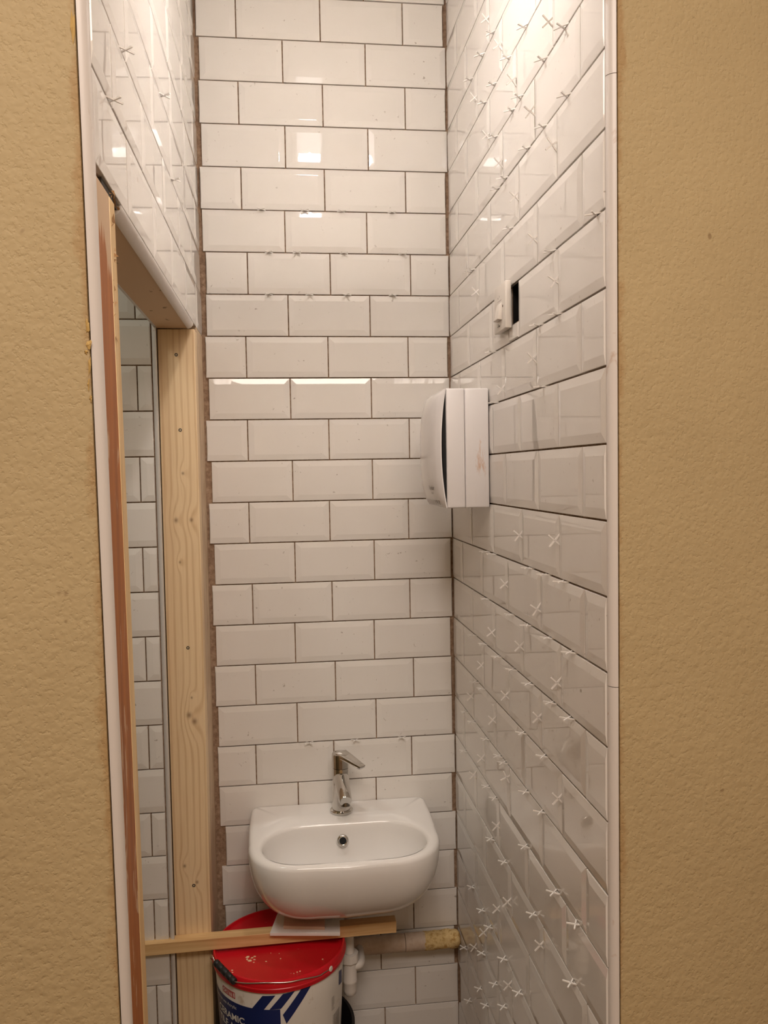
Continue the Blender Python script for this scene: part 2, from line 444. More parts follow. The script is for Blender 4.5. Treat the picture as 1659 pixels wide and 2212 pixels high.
# side-room wall seen through the doorway (tiles start at the quadrant and run left)
SZ0 = 1.8395
SP = 0.1005
for k in range(-1, 19):
    z1 = SZ0-(k-1)*SP; z0 = SZ0-k*SP
    j0 = .741-.719 if k % 2 == 1 else None
    e = [0.0, .022, .224, .426, .628] if k % 2 == 0 else [0.0, .122+.0, .324, .526]
    if k % 2 == 0: e = [0.0, .0325, .2335, .4345]
    else: e = [0.0, .1335, .3345, .5355]
    if z0 < 0: continue
    # measured: every second course has its joint 22 mm from the trim; in the others it lies behind the near jamb
    row_tiles(wall_side, e, k, (-.7085, -.184, 0), (-1, 0, 0), (0, -1, 0), TILE, z0, z1)

# ------------------------------------------------------------------ doorway frame
PINE = wood('fresh_pine', lin(234, 208, 168), lin(204, 166, 120), 2,
            knots=[(-.652, .950, .010), (-.640, .935, .010), (-.668, 1.395, .008), (-.650, 1.500, .005), (-.634, 1.395, .007), (-.662, 1.30, .004), (-.645, .99, .004), (-.672, .60, .006), (-.645, .56, .006)])
PINE_X = wood('planed_pine_batten', lin(232, 200, 146), lin(196, 148, 96), 0)
PINE_E = wood('pale_pine_edge', lin(236, 208, 158), lin(212, 176, 122), 2)
def brown_stud():
    t = NT('brown_stained_stud', 0.6); p = t.xyz()
    n = t.noise((1, 1, 0.12), 30, 4, 0.6, 0.5)
    top = t.n('ShaderNodeMapRange'); t.link(t.math('ADD', p[2], t.math('MULTIPLY', n, 0.26)), top.inputs[0])
    top.inputs[1].default_value = 1.885; top.inputs[2].default_value = 1.90; top.inputs[3].default_value = 0; top.inputs[4].default_value = 1
    sm = t.ramp(t.noise((1, 1, .14), 55, 4, 0.6, 1.0), [(0.60, 0.0), (0.64, 0.8)])
    base = t.ramp(t.noise((1, 1, .04), 60, 3), [(0.3, lin(150, 86, 34)), (0.7, lin(184, 114, 50))])
    # plaster smeared along the trim side lower down
    yy = t.math('ADD', p[1], t.math('MULTIPLY', p[2], 0.045))
    e = t.n('ShaderNodeMapRange'); t.link(t.math('SUBTRACT', yy, t.math('MULTIPLY', t.noise((1, 1, .3), 9, 3), 0.075)), e.inputs[0])
    e.inputs[1].default_value = -1.083; e.inputs[2].default_value = -1.087; e.inputs[3].default_value = 0; e.inputs[4].default_value = 0.9
    c = t.mix(sm, base, lin(206, 178, 146)); c = t.mix(e.outputs[0], c, lin(212, 188, 164))
    c = t.mix(top.outputs[0], c, lin(206, 176, 142))
    t.color(c); t.bump(n, 0.3, 0.001); return t.m
STUD = brown_stud()
door = empty('door_1', (-0.657, -0.6, 0)); door['kind'] = 'structure'
o = obj('far_jamb', *box(-0.697, -0.6158, -0.176, -0.1295, 0.0, ZL-.013), PINE, door); bevel(o, 0.0012, 1)
far_jamb = o
for i, (x, z) in enumerate([(-.657, 1.764), (-.653, 1.597), (-.650, 1.105), (-.6525, .553)]):
    V, F = lathe([(.0038, 0), (.0038, .0010), (.0026, .0012), (.0014, .0004)], 12, (0, -1, 0), (x, -.1755, z))
    obj('screw', V, F, plain('steel_screw', (0.12, 0.11, 0.10, 1), 0.4, 0.8) if i == 0 else bpy.data.materials['steel_screw'], far_jamb)
obj('stained_jamb_edge', *box(-0.6965, -0.6163, -0.150, -0.1285, 0.0, ZL-.012), plain('stained_wood_edge', lin(150, 104, 66), 0.6), door)
def leanbox(x0, x1, ya, yb, z0, z1):
    V = []
    for z in (z0, z1):
        s = leanL(z)
        V += [(x0, ya+s, z), (x1, ya+s, z), (x1, yb+s, z), (x0, yb+s, z)]
    return V, [(0, 1, 5, 4), (1, 2, 6, 5), (2, 3, 7, 6), (3, 0, 4, 7), (0, 3, 2, 1), (4, 5, 6, 7)]
recalc(obj('stained_stud', *leanbox(-0.697, -0.6176, -1.098, -1.0345, 0, ZL-.012), STUD, door))
o = recalc(obj('door_lining', *leanbox(-0.70, -0.6172, -1.034, -1.004, 0, ZL-.012), PINE_E, door)); bevel(o, .001, 1)
t = NT('painted_soffit_board', 0.75)
_n = t.ramp(t.noise((1.0, .5, 1), 38, 4, 0.6), [(0.66, 0.0), (0.71, 0.8)])
t.color(t.mix(_n, lin(214, 184, 148), lin(120, 88, 60))); SOFF = t.m
obj('soffit_board', *box(-0.697, -0.6305, -1.0, -0.176, ZL-.0115, ZL-.0005), SOFF, door)
# crumbly plaster left in the top near corner where the quadrant stops short
random.seed(3)
V, F = [], []
for i in range(70):
    c = Vector((random.uniform(-.66, -.619), random.uniform(-1.09, -.985), ZL-random.uniform(.001, .015))); s = random.uniform(.0015, .0045)
    if random.random() < .25: c.y = random.uniform(-1.05, -1.035); c.z = random.uniform(1.64, 1.83); c.x = -.617; s *= .7
    b = len(V); V += [c+Vector((random.gauss(0, s) if q else 0, random.gauss(0, s), random.gauss(0, s))) for q in range(4)]
    F += [(b, b+1, b+2), (b, b+2, b+3), (b, b+3, b+1), (b+1, b+3, b+2)]
obj('gap_shade_box', *box(-.690, -.6195, -1.085, -1.001, ZL-.0115, ZL-.001), plain('painted_gap_shade', (0.03, 0.022, 0.015, 1), 0.9), door)  # solid box, painted dark as the shade of an open gap
obj('plaster_crumbs', V, F, plain('crumbled_plaster', lin(168, 130, 90), 0.95), door, kind='stuff')
random.seed(11)
V, F = [], []
wnl = bpy.data.objects['wall_near_left']
def wall_l_pt(px, py_):
    d = FW*FPX+RR*(px-829.5)-UU*(py_-1106)
    nrm = Vector((-.215/1.2908, 1, .045)).normalized(); p0 = Vector((-.6292, -1.114, 1.30))
    return CAM+d*((p0-CAM).dot(nrm)/d.dot(nrm)), nrm
for (px, py_, w_, h_) in [(189, 705, 5, 16), (193, 745, 6, 12), (186, 760, 4, 5), (194, 790, 4, 22), (192, 830, 3, 14), (158, 60, 7, 40), (196, 860, 3, 9)]:
    b_ = len(V); c_, nrm = wall_l_pt(px, py_); V.append(c_-nrm*.0022)
    for i in range(12):
        a_ = 2*math.pi*i/12; k_ = random.uniform(.55, 1.2)
        q_, _n2 = wall_l_pt(min(px+w_*k_*math.cos(a_), 199), py_+h_*k_*math.sin(a_)); V.append(q_-nrm*random.uniform(.0003, .0014))
    for i in range(12): F.append((b_, b_+1+i, b_+1+(i+1) % 12))
obj('torn_paper', V, F, plain('torn_yellow_paper', lin(196, 164, 100), 0.8), wnl, kind='stuff')

# ------------------------------------------------------------------ basin
CER = NT('basin_ceramic', 0.08, (0.83, 0.80, 0.77, 1)); CER.bump(CER.noise((1, 1, 1), 6, 1), 0.1, .002); CER = CER.m
CHR = NT('chrome', 0.10, (0.62, 0.60, 0.57, 1), 1.0)
CHR.rough(CHR.math('ADD', CHR.math('MULTIPLY', CHR.noise((1, 1, 1), 90, 4), 0.10), 0.02)); CHR = CHR.m
BLACK = plain('black_rubber', (0.012, 0.012, 0.013, 1), 0.45)
HOLE = plain('opening_shade_black', (0.004, 0.004, 0.004, 1), 0.8)  # shade inside the overflow and dryer cover gap, put into the colour
bx_c = -.3055; RZ = 0.655
basin = empty('wash_basin', (bx_c, -0.17, 0.4555), 'white ceramic wash basin against the back wall, propped on a batten', 'basin')
NB = 256
def outer_outline():
    # D-shape: square back corners at the wall, sides bowing out a touch, large rounded front corners
    pts = []
    hw = .2215; fr = .345; rc = .125
    segs = []
    # start at back centre going to +x, round, back
    path = [(0, -.0035), (hw-.006, -.0035), (hw, -.009), (hw+.001, -.10), (hw-.002, fr*-1+rc+.02)]
    for i in range(1, 25):
        a = math.pi/2*i/24
        # superelliptic corner
        ca, sa = math.cos(a)**.86, math.sin(a)**.86
        path.append((hw-.002-rc*1.05+rc*1.05*ca, -(fr-rc-.02)-(rc+.012)*sa*1.0))
    path.append((0, -fr+.005-.0035))
    right = path
    full = right + [(-x, y) for x, y in reversed(right[1:-1])]
    # resample by arc length
    P_ = [Vector((x, y, 0)) for x, y in full]; P_.append(P_[0])
    L = [0]
    for a, b in zip(P_[:-1], P_[1:]): L.append(L[-1]+(b-a).length)
    out = []; j = 0
    for i in range(NB):
        s = L[-1]*i/NB
        while L[j+1] < s: j += 1
        f = (s-L[j])/(L[j+1]-L[j]); out.append(P_[j].lerp(P_[j+1], f))
    return out
OUT = outer_outline()
def inner_pt(q):
    # stadium bowl opening matched by direction from its centre
    c = Vector((0, -.226, 0)); d = (q-c); hwi, hd = .190, .0975
    d.normalize(); m_ = hwi-hd
    if abs(d.y) > 1e-6 and abs(d.x)*hd/abs(d.y) <= m_: return c+d*(hd/abs(d.y))
    cx_ = math.copysign(m_, d.x); bq = d.x*cx_
    return c+d*(bq+math.sqrt(max(0.0, bq*bq-cx_*cx_+hd*hd)))
rings = []
# underside to rim
zb = 0.4555; H = RZ-zb
sc_prof = []
for i in range(19):
    tt = 1-i/18.0
    a = tt*math.pi/2
    t_ = math.sin(a)**.95
    s = .36+.64*max(0.0, math.cos(a))**.90
    sc_prof.append((s, RZ-.012-(H-.012)*t_))
for s, z in sc_prof:
    rings.append([Vector((q.x*s, (q.y+.0035)*(.30+.70*(s-.36)/.64 if True else s)-.0035, z)) for q in OUT])
for a in (30, 60, 90):
    aa = math.radians(a); ins = .011*(1-math.cos(aa)); zz = RZ-.012+.012*math.sin(aa)
    rings.append([Vector((q.x*(1-ins/.21), min(-.0035, q.y*(1-ins/.33)), zz)) for q in OUT])
INN = [inner_pt(q) for q in OUT]
c_in = Vector((0, -.226, 0))
rings.append([o_.lerp(i_, .5)+Vector((0, 0, RZ)) for o_, i_ in zip([Vector((q.x*.95, min(-.0035, q.y*.967), 0)) for q in OUT], INN)])
for s, dz in [(1.03, 0.0), (1.0, -.002), (.982, -.009)]:
    rings.append([c_in+(q-c_in)*s+Vector((0, 0, RZ+dz)) for q in INN])
for i in range(1, 15):
    a = math.pi/2*i/14
    s = .982*math.cos(a)**.55 if i < 14 else .06
    rings.append([c_in+Vector(((q-c_in).x*s, (q-c_in).y*s, RZ-.009-.125*math.sin(a)**1.0)) for q in INN])
V = [v+Vector((bx_c, 0, 0)) for r in rings for v in r]; F = []
for k in range(len(rings)-1):
    for i in range(NB):
        j = (i+1) % NB; F.append((k*NB+i, k*NB+j, (k+1)*NB+j, (k+1)*NB+i))
F.append(tuple(range(NB-1, -1, -1))); F.append(tuple((len(rings)-1)*NB+i for i in range(NB)))
autosmooth(obj('basin_body', V, F, CER, basin), 48)
oc = Vector((-.3055, -.1415, .6175)); on = Vector((0, -1, .22)).normalized()
V, F = lathe([(.0075, -.004), (.0075, .002), (.010, .0036), (.0130, .0030), (.0140, .0), (.0140, -.004)], 28, on, oc)
ov = obj('overflow_ring', V, F, CHR, basin, smooth=True); recalc(ov)
obj('overflow_hole', *lathe([(.0078, .0024), (.0074, .0026)], 24, on, oc), HOLE, ov)
V, F = lathe([(.030, 0), (.032, .002), (.022, .004), (.020, .003)], 28, (0, 0, 1), (-.3055, -.226, RZ-.1335))
recalc(obj('waste_plug', V, F, CHR, basin, smooth=True))
# mixer tap (stands in the basin's tap hole)
tp = Vector((-.3025, -.061, RZ))
tap = empty('mixer_tap', tp, 'chrome single lever mixer tap standing on the white basin', 'tap')
autosmooth(obj('tap_base', *lathe([(.0275, 0), (.0285, .002), (.0285, .005), (.0265, .0075), (.0235, .008)], 40, (0, 0, 1), tp+Vector((0, 0, .0005))), CHR, tap), 30)
autosmooth(obj('tap_body', *lathe([(.0225, .0075), (.0218, .03), (.0212, .07), (.0210, .110), (.0205, .1115)], 40, (0, 0, 1), tp), CHR, tap), 30)
cap = autosmooth(obj('tap_cap', *lathe([(.0205, .1125), (.0217, .1130), (.0217, .142), (.0210, .1465), (.0180, .149), (.0, .1495)], 40, (0, 0, 1), tp), CHR, tap), 40)
sp0 = tp+Vector((0, -.010, .088)); sp1 = tp+Vector((.0055, -.080, .057))
d = (sp1-sp0).normalized()
autosmooth(obj('spout', *tube([sp0, sp0.lerp(sp1, .5), sp1-d*.004, sp1], [.0188, .0170, .0156, .0142], 32), CHR, tap), 40)
autosmooth(obj('aerator', *lathe([(.0112, 0), (.0112, -.010), (.0100, -.011)], 24, (0, .25, 1), sp1+Vector((0, .013, -.006))), plain('dark_chrome', (.22, .2, .18, 1), .25, 1.0), tap), 40)
l0 = tp+Vector((.000, .000, .1475)); l1 = tp+Vector((.050, -.052, .1265))
dl = (l1-l0).normalized(); sd = dl.cross(Vector((0, 0, 1))).normalized(); up = sd.cross(dl)
V = []
for q, wd, th in ((l0, .0185, .0045), (l0.lerp(l1, .38), .0155, .0045), (l0.lerp(l1, .85), .0108, .0040), (l1, .0100, .0038)):
    V += [q-sd*wd-up*th, q+sd*wd-up*th, q+sd*wd+up*th, q-sd*wd+up*th]
F = [(k*4+i, k*4+(i+1) % 4, (k+1)*4+(i+1) % 4, (k+1)*4+i) for k in range(3) for i in range(4)]+[(3, 2, 1, 0), (12, 13, 14, 15)]
bevel(obj('lever', V, F, CHR, tap), .0014, 2, 30)

# batten and tile packers under the basin
def quadbox(pts, z0, z1):
    n = len(pts); V = [(x, y, z0) for x, y in pts]+[(x, y, z1) for x, y in pts]
    F = [tuple(range(n-1, -1, -1)), tuple(range(n, 2*n))]+[(i, (i+1) % n, n+(i+1) % n, n+i) for i in range(n)]
    return V, F
o = obj('timber_batten', *quadbox([(-.86, -.2085), (-.187, -.197), (-.187, -.168), (-.86, -.1795)], .4130, .4400), PINE_X)
bevel(o, .0008, 1); tag(o, 'pale planed timber batten lying across the red bucket lid under the basin', 'batten')
PINK = plain('cut_biscuit_clay', lin(206, 168, 146), 0.8)
o = obj('tile_offcut', *quadbox([(-.481, -.214), (-.322, -.238), (-.318, -.150), (-.463, -.125)], .4403, .4478), TILE)
bevel(o, .0006, 1); tag(o, 'larger white tile offcut lying glazed side up on the timber batten', 'tile offcut')
o = obj('tile_offcut', *quadbox([(-.4500, -.203), (-.356, -.221), (-.352, -.15), (-.447, -.14)], .4480, .4553), PINK)
tag(o, 'smaller tile offcut with pink clay edge wedged between basin and larger offcut', 'tile offcut')

# ------------------------------------------------------------------ waste trap and pipe
PP = plain('white_plastic_pipe', (0.72, 0.67, 0.62, 1), 0.35)
tc = Vector((-.2945, -.128, 0))
trap = empty('bottle_trap', (tc.x, tc.y, .225), 'white plastic bottle trap hanging under the basin beside the bucket', 'waste trap')
autosmooth(obj('tail_pipe', *lathe([(.0115, .335), (.0115, .4600)], 28, (0, 0, 1), tc), PP, trap), 40)
V, F = [], []
n = 48
for z, r in ((.3340, .017), (.3345, .0205), (.3150, .0215), (.3145, .018)):
    for i in range(n):
        t_ = 2*math.pi*i/n; rr = r*(1+.05*(1 if (i//2) % 3 == 0 else 0)); V.append((tc.x+rr*math.cos(t_), tc.y+rr*math.sin(t_), z))
for k in range(3):
    for i in range(n): j = (i+1) % n; F.append((k*n+i, k*n+j, (k+1)*n+j, (k+1)*n+i))
F += [tuple(range(n)), tuple(3*n+i for i in range(n-1, -1, -1))]
autosmooth(obj('compression_nut', V, F, PP, trap), 30)
autosmooth(obj('trap_bottle', *lathe([(.002, .2270), (.010, .2285), (.0150, .234), (.0168, .244), (.0170, .262), (.0175, .263), (.0175, .268), (.017, .269), (.0172, .3145)], 32, (0, 0, 1), tc), PP, trap), 35)
autosmooth(obj('side_outlet', *tube(spline([(tc.x+.012, tc.y, .300), (tc.x+.024, tc.y+.004, .300), (tc.x+.03, tc.y+.03, .297), (tc.x+.03, -.052, .294)]), .0105, 20), PP, trap), 35)
PD = NT('dusty_waste_pipe', 0.55)
_n = PD.noise((1, 1, 1), 28, 4, 0.6); PD.color(PD.ramp(_n, [(0.3, lin(182, 158, 134)), (0.6, lin(206, 186, 168)), (0.75, lin(160, 130, 104))])); PD = PD.m
pz, py = .2890, -.0315
pipe = empty('waste_pipe', (-.16, py, pz-.0225), 'dusty beige horizontal waste pipe along back wall with yellow foam end', 'pipe')
autosmooth(obj('pipe_run', *lathe([(.0215, -.33), (.0215, -.146)], 36, (1, 0, 0), (0, py, pz)), PD, pipe), 40)
autosmooth(obj('pipe_sleeve', *lathe([(.0219, -.1450), (.0225, -.1445), (.0225, -.094)], 36, (1, 0, 0), (0, py, pz)), PD, pipe), 40)
FM = NT('expanding_foam', 0.9)
_n = FM.noise((1, 1, 1), 70, 4, 0.6); FM.color(FM.ramp(_n, [(0.35, lin(176, 136, 74)), (0.55, lin(222, 196, 140)), (0.7, lin(186, 150, 92))])); FM.bump(_n, .8, .004); FM = FM.m
V, F = [], []
n = 32; K = 22
for k in range(K):
    x = -.097+.094*k/(K-1)
    for i in range(n):
        a = 2*math.pi*i/n
        q = Vector((x*60, math.cos(a)*1.5, math.sin(a)*1.5))
        r = .0225+.0028*mathutils.noise.noise(q)+.0012*mathutils.noise.noise(q*3.1)
        if k == K-1: r *= .72
        if k == K-2: r *= .92
        V.append((x, py+min(r*math.cos(a), .027), pz+r*math.sin(a)))
for k in range(K-1):
    for i in range(n): j = (i+1) % n; F.append((k*n+i, k*n+j, (k+1)*n+j, (k+1)*n+i))
F += [tuple(range(n)), tuple((K-1)*n+i for i in range(n-1, -1, -1))]
autosmooth(obj('foam_end', V, F, FM, pipe), 60)

# ------------------------------------------------------------------ tub and adhesive bucket
tub = empty('rubber_tub', (-.449, -.190, 0), 'black flexible tub on the floor holding the adhesive bucket', 'tub')
TC = Vector((-.449, -.190, 0))
autosmooth(obj('tub_wall', *lathe([(.136, .001), (.140, .002), (.1555, .205), (.160, .208), (.160, .213), (.1535, .214), (.1525, .205), (.140, .007), (.136, .005)], 64, (0, 0, 1), TC), BLACK, tub), 40)
BC = Vector((-.460, -.190, 0))
def brad(z): return .1285+(.1475-.1285)*(z-.008)/(.390-.008)
bucket = empty('adhesive_bucket', (BC.x, BC.y, .008), 'white tile adhesive bucket with red lid standing under the basin', 'bucket')
WP = NT('white_bucket_plastic', 0.35)
WP.color(WP.mix(WP.ramp(WP.noise((1, 1, 1), 30, 4, .6), [(0.6, 0.0), (0.7, .5)]), (0.74, 0.70, 0.64, 1), lin(170, 142, 112))); WP = WP.m
RED = NT('red_lid_plastic', 0.30, lin(206, 22, 34))
_n = RED.ramp(RED.noise((1, 1, 1), 120, 3, .6), [(0.70, 0.0), (0.76, 0.7)]); RED.color(RED.mix(_n, lin(204, 20, 34), lin(226, 150, 140))); RED = RED.m
NAVY = plain('navy_label_print', lin(16, 34, 92), 0.4)
autosmooth(obj('bucket_body', *lathe([(brad(.008)-.002, .008), (brad(.01), .010), (brad(.33), .33), (brad(.388), .392), (.1465, .394)], 96, (0, 0, 1), BC), WP, bucket), 35)
lid = autosmooth(obj('lid', *lathe([(.1485, .3855), (.1515, .3862), (.1522, .3915), (.1535, .3925), (.1535, .3960), (.1526, .3970), (.1520, .4075), (.1500, .4120), (.1465, .4125), (.1440, .4060), (.1400, .4040), (.0001, .4040)], 96, (0, 0, 1), BC), RED, bucket), 30)
def cylpt(phi, z, off=.0004):
    r = brad(z)+off; return BC+Vector((r*math.sin(phi), -r*math.cos(phi), z))
def hit(px, py_, R0=None, off=0.0):
    """where the sight line through a label feature meets the bucket wall (used once to lay out its print)"""
    d = FW*FPX+RR*(px-829.5)-UU*(py_-1106); d.normalize()
    lo = 1.2; best = None
    for i in range(4000):
        p = CAM+d*(lo+i*.00025)
        r = math.hypot(p.x-BC.x, p.y-BC.y)
        if r <= (R0 or brad(p.z))+off:
            return math.atan2(p.x-BC.x, -(p.y-BC.y)), p.z, p
    p = CAM+d*1.9
    return math.atan2(p.x-BC.x, -(p.y-BC.y)), p.z, p
def decal(name, poly, mat, parent, off=.0004, n=14):
    """poly: 4 (phi,z) corners, gridded so it hugs the wall"""
    a, b, c, d_ = [Vector((p[0], p[1])) for p in poly]; V, F = [], []
    for j in range(n+1):
        for i in range(n+1):
            u, v = i/n, j/n; q = (a*(1-u)+b*u)*(1-v)+(d_*(1-u)+c*u)*v; V.append(cylpt(q.x, q.y, off))
    for j in range(n):
        for i in range(n): k = j*(n+1)+i; F.append((k, k+1, k+n+2, k+n+1))
    o = obj(name, V, F, mat, parent); o.data.polygons.foreach_set('use_smooth', [True]*len(o.data.polygons)); return o
def H2(px, py_): p = hit(px, py_); return (p[0], p[1])
pt = H2(606, 2180); ZP = pt[1]
lab = decal('navy_panel', [(-1.45, .10), (pt[0]+.02, .10), (pt[0]-.005, ZP), (-1.45, ZP)], NAVY, bucket, .0004, 28)
for q in ([(542, 2181), (570, 2181), (595, 2150), (567, 2151)], [(582, 2181), (607, 2179), (637, 2140), (611, 2147)], [(611, 2192), (619, 2211), (674.5, 2124), (652, 2134)]):
    decal('navy_stripe', [H2(*p) for p in q], NAVY, bucket, .0005, 12)
def text_on(name, s, size, phi0, z0, mat, parent, off=.0012, slope=0.0, squash=1.0, bold=False):
    cu = bpy.data.curves.new(name+'_curve', 'FONT'); cu.body = s; cu.size = size; cu.resolution_u = 3
    if bold: cu.offset = size*.022
    to = bpy.data.objects.new('tmp', cu); COL.objects.link(to)
    dg = bpy.context.evaluated_depsgraph_get(); me = bpy.data.meshes.new_from_object(to.evaluated_get(dg))
    V = []
    for v in me.vertices:
        phi = phi0+v.co.x*squash/.140; V.append(cylpt(phi, z0+v.co.y+slope*v.co.x, off))
    F = [tuple(p.vertices) for p in me.polygons]
    bpy.data.objects.remove(to); bpy.data.meshes.remove(me)
    return obj(name, V, F, mat, parent)
WT = plain('white_print', (0.72, 0.70, 0.66, 1), 0.4); RT = plain('red_print', lin(196, 40, 44), 0.4); GT = plain('grey_print', lin(96, 84, 72), 0.5)
a = H2(536, 2213)[0]
text_on('panel_text', 'CERAMIC', .0215, a-.098/.140, H2(534, 2204)[1]-.012, WT, lab, bold=True)
text_on('panel_text', 'TILE ADHESIVE', .0215, a-.098/.140, H2(534, 2204)[1]-.012-.0225, WT, lab, bold=True)
text_on('panel_text', 'Ready to use Acrylic', .0105, a-.115/.140, H2(519, 2183)[1]-.001, WT, lab)
# red brand box, left of centre
b0 = H2(508, 2152); bw = .30
lw = .0016
zb0, zb1 = b0[1]-.006, b0[1]+.008
for q in ([(b0[0]-bw, zb0), (b0[0], zb0), (b0[0], zb0+lw), (b0[0]-bw, zb0+lw)], [(b0[0]-bw, zb1-lw), (b0[0], zb1-lw), (b0[0], zb1), (b0[0]-bw, zb1)], [(b0[0]-lw/.14, zb0), (b0[0], zb0), (b0[0], zb1), (b0[0]-lw/.14, zb1)]):
    decal('brand_border', q, RT, bucket, .0006, 8)
text_on('brand_text', 'OCRETE', .0125, b0[0]-.0440/.140, zb0+.0030, RT, bucket, .0009, bold=True, squash=.86)
# small print and barcode on the right flank
random.seed(5)
for i in range(9):
    p = H2(716, 2157+i*3.3); ln = random.uniform(.05, .085)
    decal('small_print', [(p[0], p[1]), (p[0]+ln, p[1]), (p[0]+ln, p[1]+.0009), (p[0], p[1]+.0009)], GT, bucket, .0006, 3)
p0 = H2(719, 2212); p1 = H2(733, 2180)
zt = H2(726, 2184)[1]
for i in range(9):
    f0 = i/9
    ph = p0[0]+(p1[0]-p0[0])*f0
    decal('barcode_bar', [(ph, zt-.045), (ph+.006+.005*(i % 2), zt-.045), (ph+.006+.005*(i % 2), zt), (ph, zt)], GT, bucket, .0006, 3)
decal('blue_patch', [H2(731.5, 2128), H2(738, 2120), H2(737.5, 2093), H2(732, 2098)], NAVY, bucket, .0006, 6)
# handle: wire bail with a black grip
def onb(px, py_, off): return hit(px, py_, .1475, off)[2]
wp = [onb(714, 2093, .004), onb(700, 2101, .0065), onb(688, 2108, .0075), onb(655, 2115, .009), onb(620, 2122, .009), onb(575, 2123, .009), onb(533, 2124, .009), onb(509, 2117, .011)]
g0 = onb(507, 2121, .012); g1 = g0+Vector((-.047, .060, .0060))
g1 = Vector((-.6005, g0.y+.062, g0.z+.010))
wire2 = [g0, g0.lerp(g1, .5), g1, Vector((-.6090, -.242, .4225)), Vector((-.6140, -.225, .412)), Vector((-.6160, -.208, .396)), Vector((-.6110, -.195, .384))]
METAL = plain('bail_wire', (0.66, 0.62, 0.56, 1), 0.25, 1.0)
obj('bail_wire', *tube(spline(wp[:-1]+[g0], 5)+spline(wire2, 4)[1:], .0013, 8), METAL, bucket, smooth=True)
gd = (g1-g0); gp = [(.0060, 0.0), (.0072, .02), (.0072, .14), (.0058, .17), (.0072, .2), (.0072, .36), (.0060, .39), (.0074, .42), (.0074, .60), (.0060, .63), (.0074, .66), (.0074, .82), (.0062, .85), (.0076, .88), (.0076, .97), (.0062, 1.0)]
autosmooth(obj('grip', *lathe([(r, h*gd.length) for r, h in gp], 20, gd, g0), BLACK, bucket), 50)
lp = wp[0]
autosmooth(obj('bail_lug', *lathe([(.0075, -.006), (.0075, .003), (.0045, .0055)], 18, Vector((lp.x-BC.x, lp.y-BC.y, 0)), lp-Vector((lp.x-BC.x, lp.y-BC.y, 0)).normalized()*.003), WP, bucket), 40)
# dried adhesive flecks on the lid
random.seed(21)
V, F = [], []
def blob(c, r, h, n=9):
    b = len(V); V.append(Vector(c)+Vector((0, 0, h)))
    for i in range(n):
        a_ = 2*math.pi*i/n; rr = r*random.uniform(.6, 1.25); V.append(Vector(c)+Vector((rr*math.cos(a_), rr*.8*math.sin(a_), 0)))
    for i in range(n): F.append((b, b+1+i, b+1+(i+1) % n))
def onz(px, py_, z):
    d = FW*FPX+RR*(px-829.5)-UU*(py_-1106); return CAM+d*((z-CAM.z)/d.z)
for px, py_, r in [(535, 2067, .005), (545, 2069, .004), (549, 2073, .003), (540, 2075, .0055), (534, 2072, .003), (550, 2066, .003), (575, 2077, .0025), (606, 2071, .0018), (502, 2096, .003), (500, 2101, .0035), (548, 2079, .002), (480, 2089, .0012), (497, 2117, .0015), (697, 2072, .002), (642, 2100, .002), (648, 2098, .0022), (635, 2103, .0014), (585, 2059, .0012), (603, 2060, .0012)]:
    blob(onz(px, py_, .4043), r, .0016)
obj('dried_adhesive', V, F, plain('dried_cream_adhesive', lin(232, 196, 158), 0.9), bucket, kind='stuff')

# ------------------------------------------------------------------ hand dryer / towel unit on right wall
DW = NT('dryer_white_enamel', 0.16, (0.76, 0.735, 0.73, 1)); DW = DW.m
def dryer_side():
    t = NT('dryer_white_stained', 0.3); p = t.xyz()
    n = t.noise((1, 1, .25), 70, 4, .65)
    zz = t.ramp(t.math('MULTIPLY', t.math('SUBTRACT', p[2], 1.42), 4.1), [(0.0, 0.0), (0.2, 0.25), (0.35, 1.0), (0.62, 1.0), (0.72, 0.0)])
    xx = t.ramp(t.math('MULTIPLY', p[0], -12.0), [(0.0, 0.2), (0.1, 1.0), (0.35, .8), (0.45, 0.0)])
    m_ = t.math('MULTIPLY', t.math('MULTIPLY', zz, xx), t.ramp(n, [(0.55, 0.0), (0.66, .75)]))
    t.color(t.mix(m_, (0.755, 0.73, 0.725, 1), lin(190, 132, 70))); return t.m
DS = dryer_side()
dy0, dy1, dz0, dz1 = -.4015, -.200, 1.4185, 1.6640
dr = empty('hand_dryer', (-.05, -.30, dz0), 'white boxy hand dryer mounted on the right tiled wall', 'hand dryer')
def rbox(name, x0, x1, y0, y1, z0, z1, r, mat, par):
    o = obj(name, *box(x0, x1, y0, y1, z0, z1), mat, par); return bevel(o, r, 3)
rbox('rear_housing', -.0535, -.0035, dy0, dy1, dz0, dz1, .003, DS, dr)
fh = rbox('front_housing', -.0925, -.0542, dy0, dy1, dz0, dz1, .003, DS, dr)
rbox('cover_gap_shade', -.0995, -.0920, dy0+.006, dy1-.006, dz0+.012, dz1-.010, .001, HOLE, dr)  # black slab stands in for the shade behind the bowed cover
